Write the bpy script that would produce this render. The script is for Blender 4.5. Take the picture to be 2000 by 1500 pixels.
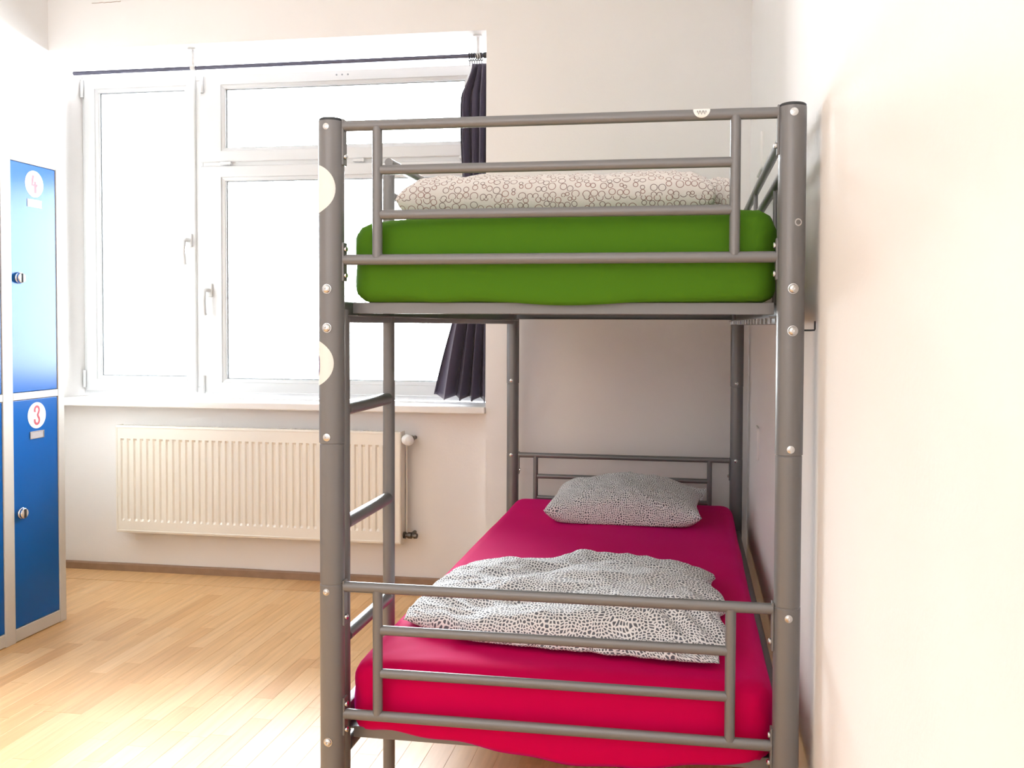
import bpy, bmesh, math, random
from math import pi, sin, cos, radians, sqrt, atan2
from mathutils import Vector, Matrix, noise

for _o in list(bpy.data.objects):
    bpy.data.objects.remove(_o)
sc = bpy.context.scene
COL = sc.collection

# ------------------------------------------------------------------ camera
def make_camera():
    CX, CY, F = 1080.22, 681.70, 1726.6
    ya, pt, ro = 0.1535, 0.0275, 0.0046
    fw = Vector((-sin(ya)*cos(pt), cos(ya)*cos(pt), -sin(pt)))
    rt = Vector((cos(ya), sin(ya), 0))
    up = rt.cross(fw)
    r = cos(ro)*rt + sin(ro)*up
    u = -sin(ro)*rt + cos(ro)*up
    cam = bpy.data.cameras.new('camera')
    o = bpy.data.objects.new('camera', cam)
    COL.objects.link(o)
    m = Matrix((r, u, -fw)).transposed().to_4x4()
    m.translation = Vector((0.7471, -1.7735, 1.2037))
    o.matrix_world = m
    cam.sensor_fit = 'HORIZONTAL'
    cam.sensor_width = 36
    cam.lens = F*36/2000
    cam.shift_x = (1000-CX)/2000
    cam.shift_y = (CY-750)/2000
    cam.clip_start = 0.02
    sc.camera = o
make_camera()

# ------------------------------------------------------------------ light
world = bpy.data.worlds.new('world')
sc.world = world
world.use_nodes = True
_bg = world.node_tree.nodes['Background']
_bg.inputs[0].default_value = (0.90, 0.95, 1.0, 1)
_bg.inputs[1].default_value = 19.0

def area(name, loc, size, rot, power, col=(1, 1, 1), portal=False, spread=180):
    l = bpy.data.lights.new(name, 'AREA')
    l.shape = 'RECTANGLE'
    l.size, l.size_y = size
    l.energy = power
    l.color = col
    l.spread = radians(spread)
    if portal:
        l.cycles.is_portal = True
    o = bpy.data.objects.new(name, l)
    COL.objects.link(o)
    o.location = loc
    o.rotation_euler = rot
    return o
area('window_portal', (-1.23, 2.44, 1.63), (2.2, 1.7), (radians(-90), 0, 0), 1, portal=True)
area('fill_light', (-0.5, -2.6, 2.1), (2.6, 1.4), (radians(75), 0, 0), 7.5, (1.0, 0.93, 0.89))  # added soft fill behind the camera, not a lamp of the room

sc.view_settings.view_transform = 'Standard'
sc.view_settings.look = 'None'
sc.view_settings.gamma = 1
sc.view_settings.use_curve_mapping = False
sc.view_settings.exposure = 1.14
sc.cycles.max_bounces = 10
sc.cycles.diffuse_bounces = 6
sc.cycles.glossy_bounces = 4
sc.cycles.transparent_max_bounces = 12
sc.cycles.caustics_reflective = False
sc.cycles.caustics_refractive = False
sc.cycles.use_denoising = True

# ------------------------------------------------------------------ materials
def newmat(name):
    m = bpy.data.materials.new(name)
    m.use_nodes = True
    nt = m.node_tree
    return m, nt, nt.nodes['Principled BSDF']

def N(nt, t, **kw):
    n = nt.nodes.new(t)
    for k, v in kw.items():
        if k.startswith('i_'):
            n.inputs[k[2:].replace('_', ' ')].default_value = v
        else:
            setattr(n, k, v)
    return n

def mix(nt, fac, a, b, blend='MIX'):
    n = nt.nodes.new('ShaderNodeMix')
    n.data_type = 'RGBA'
    n.blend_type = blend
    for sock, v in ((0, fac), (6, a), (7, b)):
        if isinstance(v, bpy.types.NodeSocket):
            nt.links.new(v, n.inputs[sock])
        elif sock == 0:
            n.inputs[0].default_value = v
        else:
            n.inputs[sock].default_value = (*v, 1) if len(v) == 3 else v
    return n.outputs[2]

def simple(name, col, rough=0.5, metal=0.0, bump=0.0, bscale=60, var=0.0, spec=0.5, coat=0.0, sheen=0.0, sheen_tint=(1, 1, 1)):
    m, nt, b = newmat(name)
    b.inputs['Sheen Tint'].default_value = (*sheen_tint, 1)
    b.inputs['Sheen Roughness'].default_value = 0.4
    b.inputs['Roughness'].default_value = rough
    b.inputs['Metallic'].default_value = metal
    b.inputs['Specular IOR Level'].default_value = spec
    b.inputs['Coat Weight'].default_value = coat
    b.inputs['Coat Roughness'].default_value = 0.08
    b.inputs['Sheen Weight'].default_value = sheen
    tc = N(nt, 'ShaderNodeTexCoord')
    no = N(nt, 'ShaderNodeTexNoise')
    no.inputs['Scale'].default_value = bscale
    no.inputs['Detail'].default_value = 4
    nt.links.new(tc.outputs['Object'], no.inputs['Vector'])
    c2 = tuple(max(0, c*(1-var)) for c in col)
    nt.links.new(mix(nt, no.outputs['Fac'], col, c2), b.inputs['Base Color'])
    if bump:
        bp = N(nt, 'ShaderNodeBump')
        bp.inputs['Strength'].default_value = bump
        bp.inputs['Distance'].default_value = 0.002
        nt.links.new(no.outputs['Fac'], bp.inputs['Height'])
        nt.links.new(bp.outputs['Normal'], b.inputs['Normal'])
    return m

def plaster(name, col):
    m, nt, b = newmat(name)
    b.inputs['Roughness'].default_value = 0.85
    b.inputs['Specular IOR Level'].default_value = 0.25
    tc = N(nt, 'ShaderNodeTexCoord')
    n1 = N(nt, 'ShaderNodeTexNoise')
    n1.inputs['Scale'].default_value = 3.0
    n1.inputs['Detail'].default_value = 5
    n2 = N(nt, 'ShaderNodeTexNoise')
    n2.inputs['Scale'].default_value = 120
    n2.inputs['Detail'].default_value = 3
    for n in (n1, n2):
        nt.links.new(tc.outputs['Object'], n.inputs['Vector'])
    c2 = tuple(c*0.95 for c in col)
    nt.links.new(mix(nt, n1.outputs['Fac'], col, c2), b.inputs['Base Color'])
    bp = N(nt, 'ShaderNodeBump')
    bp.inputs['Strength'].default_value = 0.25
    bp.inputs['Distance'].default_value = 0.0015
    nt.links.new(n2.outputs['Fac'], bp.inputs['Height'])
    bp2 = N(nt, 'ShaderNodeBump')
    bp2.inputs['Strength'].default_value = 0.25
    bp2.inputs['Distance'].default_value = 0.02
    nt.links.new(n1.outputs['Fac'], bp2.inputs['Height'])
    nt.links.new(bp.outputs['Normal'], bp2.inputs['Normal'])
    nt.links.new(bp2.outputs['Normal'], b.inputs['Normal'])
    return m

def wood_floor():
    m, nt, b = newmat('beech_laminate')
    b.inputs['Roughness'].default_value = 0.42
    b.inputs['Specular IOR Level'].default_value = 1.0
    oi = N(nt, 'ShaderNodeObjectInfo')
    geo = N(nt, 'ShaderNodeNewGeometry')
    add = N(nt, 'ShaderNodeMath', operation='ADD')
    fr = N(nt, 'ShaderNodeMath', operation='FRACT')
    nt.links.new(oi.outputs['Random'], add.inputs[0])
    nt.links.new(geo.outputs['Random Per Island'], add.inputs[1])
    nt.links.new(add.outputs[0], fr.inputs[0])
    ramp = N(nt, 'ShaderNodeValToRGB')
    e = ramp.color_ramp.elements
    e[0].position = 0.0; e[0].color = (0.74, 0.415, 0.17, 1)
    e[1].position = 1.0; e[1].color = (0.89, 0.585, 0.30, 1)
    for p, c in ((0.2, (0.80, 0.475, 0.205, 1)), (0.45, (0.85, 0.525, 0.24, 1)), (0.75, (0.87, 0.55, 0.26, 1))):
        el = e.new(p); el.color = c
    nt.links.new(fr.outputs[0], ramp.inputs[0])
    mp = N(nt, 'ShaderNodeMapping')
    mp.inputs['Scale'].default_value = (60, 3.5, 10)
    cmb = N(nt, 'ShaderNodeCombineXYZ')
    mul = N(nt, 'ShaderNodeMath', operation='MULTIPLY')
    mul.inputs[1].default_value = 37.0
    nt.links.new(fr.outputs[0], mul.inputs[0])
    nt.links.new(mul.outputs[0], cmb.inputs[0]); nt.links.new(mul.outputs[0], cmb.inputs[1])
    va = N(nt, 'ShaderNodeVectorMath', operation='ADD')
    nt.links.new(geo.outputs['Position'], va.inputs[0]); nt.links.new(cmb.outputs[0], va.inputs[1])
    nt.links.new(va.outputs[0], mp.inputs['Vector'])
    no = N(nt, 'ShaderNodeTexNoise')
    no.inputs['Scale'].default_value = 1.0
    no.inputs['Detail'].default_value = 5
    nt.links.new(mp.outputs[0], no.inputs['Vector'])
    rr = N(nt, 'ShaderNodeValToRGB')
    rr.color_ramp.elements[0].position = 0.35; rr.color_ramp.elements[0].color = (0.86, 0.84, 0.80, 1)
    rr.color_ramp.elements[1].position = 0.65; rr.color_ramp.elements[1].color = (1, 1, 1, 1)
    nt.links.new(no.outputs['Fac'], rr.inputs[0])
    nt.links.new(mix(nt, 1.0, ramp.outputs[0], rr.outputs[0], 'MULTIPLY'), b.inputs['Base Color'])
    return m

def voronoi_cloth(name, base, ink, scale, kind):
    """kind 'dash': small dark chips on white;  'ring': thin circle outlines"""
    m, nt, b = newmat(name)
    b.inputs['Roughness'].default_value = 0.85
    b.inputs['Specular IOR Level'].default_value = 0.2
    b.inputs['Sheen Weight'].default_value = 0.15
    uv = N(nt, 'ShaderNodeUVMap')
    mp = N(nt, 'ShaderNodeMapping')
    mp.inputs['Scale'].default_value = (scale, scale, 1)
    nt.links.new(uv.outputs[0], mp.inputs[0])
    vec = mp.outputs[0]
    if kind == 'dash':
        wn = N(nt, 'ShaderNodeTexNoise')
        wn.inputs['Scale'].default_value = 0.12
        wn.inputs['Detail'].default_value = 1
        nt.links.new(vec, wn.inputs['Vector'])
        sub = N(nt, 'ShaderNodeVectorMath', operation='MULTIPLY_ADD')
        sub.inputs[1].default_value = (5, 5, 0)
        nt.links.new(wn.outputs['Color'], sub.inputs[0]); nt.links.new(vec, sub.inputs[2])
        v = N(nt, 'ShaderNodeTexVoronoi', voronoi_dimensions='2D', feature='DISTANCE_TO_EDGE')
        v.inputs['Scale'].default_value = 1
        v.inputs['Randomness'].default_value = 0.72
        nt.links.new(sub.outputs[0], v.inputs['Vector'])
        r = N(nt, 'ShaderNodeValToRGB')
        r.color_ramp.elements[0].position = 0.17; r.color_ramp.elements[0].color = (*base, 1)
        r.color_ramp.elements[1].position = 0.22; r.color_ramp.elements[1].color = (*ink, 1)
        nt.links.new(v.outputs['Distance'], r.inputs[0])
        nt.links.new(r.outputs[0], b.inputs['Base Color'])
    else:
        v = N(nt, 'ShaderNodeTexVoronoi', voronoi_dimensions='2D', feature='F1')
        v.inputs['Scale'].default_value = 1
        v.inputs['Randomness'].default_value = 0.62
        nt.links.new(vec, v.inputs['Vector'])
        v2 = N(nt, 'ShaderNodeTexVoronoi', voronoi_dimensions='2D', feature='N_SPHERE_RADIUS')
        v2.inputs['Scale'].default_value = 1
        v2.inputs['Randomness'].default_value = 0.62
        nt.links.new(vec, v2.inputs['Vector'])
        sp = N(nt, 'ShaderNodeSeparateColor')
        nt.links.new(v.outputs['Color'], sp.inputs[0])
        mr = N(nt, 'ShaderNodeMath', operation='MULTIPLY')
        mr.inputs[1].default_value = 0.93
        nt.links.new(v2.outputs['Radius'], mr.inputs[0])
        d = N(nt, 'ShaderNodeMath', operation='SUBTRACT')
        nt.links.new(v.outputs['Distance'], d.inputs[0]); nt.links.new(mr.outputs[0], d.inputs[1])
        a = N(nt, 'ShaderNodeMath', operation='ABSOLUTE')
        nt.links.new(d.outputs[0], a.inputs[0])
        r = N(nt, 'ShaderNodeValToRGB')
        r.color_ramp.elements[0].position = 0.025; r.color_ramp.elements[0].color = (1, 1, 1, 1)
        r.color_ramp.elements[1].position = 0.06; r.color_ramp.elements[1].color = (0, 0, 0, 1)
        nt.links.new(a.outputs[0], r.inputs[0])
        tint = N(nt, 'ShaderNodeValToRGB')
        tint.color_ramp.elements[0].color = (*ink, 1)
        tint.color_ramp.elements[1].color = (ink[0]*1.7, ink[1]*1.1, ink[2]*1.0, 1)
        nt.links.new(sp.outputs[1], tint.inputs[0])
        nt.links.new(mix(nt, r.outputs[0], base, tint.outputs[0]), b.inputs['Base Color'])
    no = N(nt, 'ShaderNodeTexNoise')
    no.inputs['Scale'].default_value = 0.22 if kind == 'dash' else 0.5
    no.inputs['Detail'].default_value = 3
    nt.links.new(vec, no.inputs['Vector'])
    bp = N(nt, 'ShaderNodeBump')
    bp.inputs['Strength'].default_value = 0.5
    bp.inputs['Distance'].default_value = 0.012
    nt.links.new(no.outputs['Fac'], bp.inputs['Height'])
    nt.links.new(bp.outputs['Normal'], b.inputs['Normal'])
    return m

def glass_mat():
    m = bpy.data.materials.new('window_glass')
    m.use_nodes = True
    nt = m.node_tree
    nt.nodes.clear()
    out = nt.nodes.new('ShaderNodeOutputMaterial')
    tr = nt.nodes.new('ShaderNodeBsdfTransparent')
    tr.inputs[0].default_value = (0.97, 0.985, 0.98, 1)
    gl = nt.nodes.new('ShaderNodeBsdfGlossy')
    gl.inputs['Roughness'].default_value = 0.02
    lw = nt.nodes.new('ShaderNodeFresnel')
    lw.inputs[0].default_value = 1.45
    mx = nt.nodes.new('ShaderNodeMixShader')
    nt.links.new(lw.outputs[0], mx.inputs[0])
    nt.links.new(tr.outputs[0], mx.inputs[1]); nt.links.new(gl.outputs[0], mx.inputs[2])
    nt.links.new(mx.outputs[0], out.inputs[0])
    return m

M = {
    'wall': plaster('white_plaster', (0.885, 0.862, 0.852)),
    'ceil': plaster('ceiling_paint', (0.86, 0.85, 0.83)),
    'floor': wood_floor(),
    'joint': simple('floor_joint', (0.22, 0.12, 0.05), 0.6, var=0.3),
    'skirting': simple('worn_skirting', (0.40, 0.25, 0.16), 0.55, bump=0.3, bscale=25, var=0.35),
    'upvc': simple('white_upvc', (0.70, 0.71, 0.72), 0.3, var=0.02),
    'seal': simple('glazing_seal', (0.30, 0.33, 0.35), 0.6, var=0.1),
    'glass': glass_mat(),
    'sill': simple('sill_board', (0.84, 0.82, 0.80), 0.35, var=0.03),
    'radiator': simple('radiator_enamel', (0.86, 0.815, 0.74), 0.3, var=0.02, coat=0.2),
    'silver': simple('silver_powder_coat', (0.200, 0.198, 0.204), 0.34, metal=0.3, var=0.05, bscale=400, bump=0.05),
    'bolt': simple('bright_bolt', (0.68, 0.69, 0.70), 0.22, metal=1.0, var=0.1),
    'dark_plastic': simple('dark_plastic_cap', (0.03, 0.035, 0.04), 0.45),
    'black_wire': simple('black_wire', (0.02, 0.02, 0.022), 0.4, metal=0.3),
    'chrome': simple('chrome', (0.72, 0.72, 0.74), 0.15, metal=1.0),
    'rod': simple('grey_rod', (0.10, 0.10, 0.15), 0.4, metal=0.2),
    'curtain': simple('aubergine_cloth', (0.100, 0.086, 0.140), 0.42, bump=0.3, bscale=300, var=0.2, sheen=0.4),
    'locker': simple('locker_body', (0.63, 0.62, 0.595), 0.35, var=0.03),
    'blue': simple('blue_enamel', (0.0, 0.115, 0.46), 0.24, var=0.06, bscale=3, spec=0.22),
    'sticker': simple('white_sticker', (0.85, 0.84, 0.82), 0.4, var=0.03),
    'red_ink': simple('red_ink', (0.55, 0.05, 0.09), 0.5, var=0.3, bscale=80),
    'grey_ink': simple('grey_ink', (0.35, 0.35, 0.35), 0.5),
    'purple_ink': simple('purple_ink', (0.12, 0.07, 0.25), 0.5),
    'label': simple('label_card', (0.50, 0.47, 0.50), 0.5, var=0.3, bscale=120),
    'magenta': simple('magenta_jersey', (0.62, 0.0, 0.075), 0.7, bump=0.12, bscale=8, var=0.04, spec=0.06, sheen=0.28, sheen_tint=(1.0, 0.04, 0.7)),
    'green': simple('green_jersey', (0.072, 0.195, 0.010), 0.8, bump=0.12, bscale=8, var=0.06, spec=0.12),
    'chips': voronoi_cloth('chip_print_cotton', (0.90, 0.885, 0.90), (0.14, 0.145, 0.17), 122, 'dash'),
    'rings': voronoi_cloth('ring_print_cotton', (0.74, 0.70, 0.67), (0.17, 0.13, 0.125), 56, 'ring'),
    'valve': simple('dark_valve_brass', (0.14, 0.12, 0.10), 0.35, metal=0.8, var=0.3),
    'thermo': simple('thermostat_plastic', (0.85, 0.85, 0.86), 0.35),
}

# ------------------------------------------------------------------ mesh helpers
class MB:
    def __init__(s):
        s.bm = bmesh.new()
        s.uv = None
    def box(s, x0, x1, y0, y1, z0, z1, bevel=0.0, seg=1):
        vs = [s.bm.verts.new(p) for p in ((x0,y0,z0),(x1,y0,z0),(x1,y1,z0),(x0,y1,z0),(x0,y0,z1),(x1,y0,z1),(x1,y1,z1),(x0,y1,z1))]
        fs = [s.bm.faces.new([vs[i] for i in q]) for q in ((0,3,2,1),(4,5,6,7),(0,1,5,4),(1,2,6,5),(2,3,7,6),(3,0,4,7))]
        if bevel:
            es = list({e for f in fs for e in f.edges})
            bmesh.ops.bevel(s.bm, geom=es, offset=bevel, segments=seg, affect='EDGES', profile=0.5)
        return s
    def ring_loft(s, rings, cap=True, close=True):
        L = []
        for r in rings:
            L.append([s.bm.verts.new(p) for p in r])
        n = len(L[0])
        for a, b in zip(L, L[1:]):
            for i in range(n if close else n-1):
                j = (i+1) % n
                s.bm.faces.new((a[i], a[j], b[j], b[i]))
        if cap and close:
            s.bm.faces.new(list(reversed(L[0])))
            s.bm.faces.new(L[-1])
        return s
    def lathe(s, prof, origin=(0,0,0), axis=(0,0,1), seg=24, cap=True):
        """prof: list of (radius, height)"""
        ax = Vector(axis).normalized()
        t = Vector((1,0,0)) if abs(ax.x) < 0.9 else Vector((0,1,0))
        u = ax.cross(t).normalized(); v = ax.cross(u)
        o = Vector(origin)
        rings = [[o + ax*h + (u*cos(2*pi*i/seg) + v*sin(2*pi*i/seg))*max(r, 1e-5) for i in range(seg)] for r, h in prof]
        return s.ring_loft(rings, cap)
    def tube(s, pts, r, seg=14, cap=True, flat=1.0):
        pts = [Vector(p) for p in pts]
        rings = []
        prev = None
        for i, p in enumerate(pts):
            a = pts[max(i-1, 0)]; b = pts[min(i+1, len(pts)-1)]
            d = (b-a).normalized()
            if prev is None:
                t = Vector((0,0,1)) if abs(d.z) < 0.9 else Vector((0,1,0))
                u = d.cross(t).normalized()
            else:
                u = (prev - d*prev.dot(d)).normalized()
            prev = u
            v = d.cross(u)
            rings.append([p + (u*cos(2*pi*k/seg)*flat + v*sin(2*pi*k/seg))*r for k in range(seg)])
        return s.ring_loft(rings, cap)
    def build(s, name, mat, parent=None, smooth=True, angle=40):
        bmesh.ops.recalc_face_normals(s.bm, faces=s.bm.faces[:])
        me = bpy.data.meshes.new(name)
        s.bm.to_mesh(me); s.bm.free()
        me.materials.append(mat)
        o = bpy.data.objects.new(name, me)
        COL.objects.link(o)
        if smooth:
            me.polygons.foreach_set('use_smooth', [True]*len(me.polygons))
            me.set_sharp_from_angle(angle=radians(angle))
        if parent is not None:
            o.parent = parent
            o.matrix_parent_inverse = Matrix.Translation(-parent_loc(parent))
        return o

def parent_loc(p):
    v = Vector(p.location)
    if p.parent is not None:
        # children here are built in world coordinates with an inverse translation
        return Vector(WORLD.get(p.name, v))
    return v
WORLD = {}

def thing(name, label, cat, loc=(0, 0, 0), group=None):
    o = bpy.data.objects.new(name, None)
    COL.objects.link(o)
    o.empty_display_size = 0.05
    o.location = loc
    o['label'] = label; o['category'] = cat
    if group: o['group'] = group
    return o

def tag(o, label=None, cat=None, group=None, kind=None):
    if label: o['label'] = label
    if cat: o['category'] = cat
    if group: o['group'] = group
    if kind: o['kind'] = kind
    return o

def sub(mb, name, mat, part, **k):
    """sub-part: parts sit at world identity, so the child does as well"""
    o = mb.build(name, mat, None, **k)
    o.parent = part
    o.matrix_parent_inverse = Matrix.Identity(4)
    return o

def frame(mb, x0, x1, z0, z1, w, y0, y1, wb=None, wt=None, bev=0.004):
    """four mitred bars around an opening in the XZ plane"""
    wb = wb or w; wt = wt or w
    O = [(x0, z0), (x1, z0), (x1, z1), (x0, z1)]
    I = [(x0+w, z0+wb), (x1-w, z0+wb), (x1-w, z1-wt), (x0+w, z1-wt)]
    def ins(P, d):
        s = ((1,1),(-1,1),(-1,-1),(1,-1))
        return [(p[0]+d*a, p[1]+d*b) for p, (a, b) in zip(P, s)]
    b = bev
    loops = [(ins(O, 0), y1), (ins(O, 0), y0+b), (ins(O, b), y0), (ins(I, -b), y0), (ins(I, 0), y0+b), (ins(I, 0), y1)]
    V = [[mb.bm.verts.new((p[0], y, p[1])) for p in P] for P, y in loops]
    V.append(V[0])
    for A, B in zip(V, V[1:]):
        for i in range(4):
            j = (i+1) % 4
            mb.bm.faces.new((A[i], A[j], B[j], B[i]))
    return mb

# ------------------------------------------------------------------ setting
XL, XR, YM, YP, YN, YB, ZC = -2.28, 0.992, 2.05, 2.13, 2.27, -3.1, 3.0
JX = -0.147                      # right edge of the window recess
def struct(mb, name, mat, **k):
    o = mb.build(name, mat, smooth=False, **k)
    o['kind'] = 'structure'
    return o

b = MB().box(XL-0.2, XR+0.2, YB-0.2, 2.5, -0.16, -0.008)
floor = struct(b, 'floor', M['joint'])
struct(MB().box(XL-0.2, XR+0.2, YB-0.2, 2.5, ZC, ZC+0.15), 'ceiling', M['ceil'])
struct(MB().box(XL-0.2, XL, YB-0.2, 2.5, 0, ZC), 'wall_left', M['wall'])
struct(MB().box(XR, XR+0.2, YB-0.2, 2.5, 0, ZC), 'wall_right', M['wall'])
b = MB()
b.box(JX, XR, YM, 2.46, 0, ZC)
b.box(XL, JX, YM, 2.46, 2.495, ZC)
b.box(XL, JX, YP, 2.46, 0, 0.806)
bmesh.ops.remove_doubles(b.bm, verts=b.bm.verts[:], dist=0.0002)
struct(b, 'wall_back', M['wall'])
# rear wall behind the camera
b = MB().box(XL, XR, YB-0.2, YB, 0, ZC)
struct(b, 'wall_rear', M['wall'])
b = MB().box(XL+0.001, JX, 2.035, YN+0.01, 0.806, 0.838, 0.005, 2)
struct(b, 'trim_1', M['sill'])
tag(bpy.data.objects['trim_1'], 'white window sill board above the radiator')

# ceiling-high hairline cracks in the plaster above the window
b = MB()
for x0, x1, z in ((-2.05, -1.9, 2.706), (-1.70, -1.05, 2.722)):
    n = 14
    pts = [Vector((x0+(x1-x0)*i/n, YM-0.0003, z+0.012*(x0+(x1-x0)*i/n-x0)+0.003*noise.noise(Vector((i*0.9, z, 0))))) for i in range(n+1)]
    b.tube(pts, 0.0011, 6)
o = b.build('plaster_crack', M['skirting'])
o.parent = bpy.data.objects['wall_back']

# skirting boards
def skirt(name, x0, x1, y):
    b = MB()
    n = 30
    rings = []
    for i in range(n+1):
        x = x0+(x1-x0)*i/n
        w = 0.0015*noise.noise(Vector((x*4, y, 1)))
        rings.append([(x, y-0.001+0.0005, 0.0), (x, y-0.014+w, 0.0), (x, y-0.013+w, 0.030), (x, y-0.008, 0.037+w), (x, y-0.0005, 0.037+w)])
    b.ring_loft(rings)
    return struct(b, name, M['skirting'])
skirt('baseboard_window', XL, JX, YP)
skirt('baseboard_back', JX, XR, YM)

# floor staves
rnd = random.Random(11)
BW, BX = 0.066, []
plank_mesh = {}
def stave_bm(bm, x0, x1, y0, y1, g=0.0002, t=0.008):
    x0 += g; x1 -= g; y0 += g; y1 -= g
    c = 0.0004
    lo = [bm.verts.new(p) for p in ((x0, y0, -t), (x1, y0, -t), (x1, y1, -t), (x0, y1, -t))]
    mi = [bm.verts.new(p) for p in ((x0, y0, -c), (x1, y0, -c), (x1, y1, -c), (x0, y1, -c))]
    hi = [bm.verts.new(p) for p in ((x0+c, y0+c, 0), (x1-c, y0+c, 0), (x1-c, y1-c, 0), (x0+c, y1-c, 0))]
    for A, B in ((lo, mi), (mi, hi)):
        for i in range(4):
            j = (i+1) % 4
            bm.faces.new((A[i], A[j], B[j], B[i]))
    bm.faces.new(hi)
staves = []
ncol = int((XR-XL)/BW)+1
YE = 1.960
for c in range(ncol):
    x0 = XL + c*BW; x1 = min(x0+BW, XR)
    if x1-x0 < 0.01: continue
    y = YE
    L = rnd.choice((0.12, 0.2, 0.28, 0.36))
    while y > YB:
        y0 = max(y-L, YB)
        staves.append((x0, x1, y0, y))
        y = y0
        L = rnd.choice((0.26, 0.34, 0.40, 0.46, 0.52))
# border strip laid crosswise along the window wall
x = XL
while x < XR:
    L = rnd.uniform(0.5, 0.9)
    x1 = min(x+L, XR)
    staves.append((x, min(x1, XR), YE+0.0045, YP if x1 <= JX+0.5 else YM))
    x = x1
staves = [s if not (s[2] > 1.9 and s[1] > JX) else (s[0], s[1], s[2], YM) for s in staves]
def stave_seen(s):
    xm, ym = (s[0]+s[1])/2, (s[2]+s[3])/2
    if s[3] < 0.35: return False
    if xm > 0.45 and ym < 1.9: return False
    # hidden behind the locker
    if xm < -1.78: return False
    return True
seen = [s for s in staves if stave_seen(s)]
seen.sort(key=lambda s: (s[0]+s[1]-1.5)**2*0.25+(s[2]+1.77)**2)
seen_set = set(seen[:290])
rest = MB()
for s in staves:
    if s in seen_set:
        key = (round(s[1]-s[0], 4), round(s[3]-s[2], 4))
        if key not in plank_mesh:
            bm = bmesh.new()
            stave_bm(bm, 0, key[0], 0, key[1])
            bmesh.ops.recalc_face_normals(bm, faces=bm.faces[:])
            me = bpy.data.meshes.new('floor_plank')
            bm.to_mesh(me); bm.free(); me.materials.append(M['floor'])
            plank_mesh[key] = me
        o = bpy.data.objects.new('floor_plank', plank_mesh[key])
        COL.objects.link(o)
        o.location = (s[0], s[2], 0)
        o.parent = floor
    else:
        stave_bm(rest.bm, *s)
o = rest.build('floor_plank_rest', M['floor'], smooth=False)
o.parent = floor; o['kind'] = 'stuff'; o.name = 'floor_planks'

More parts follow.
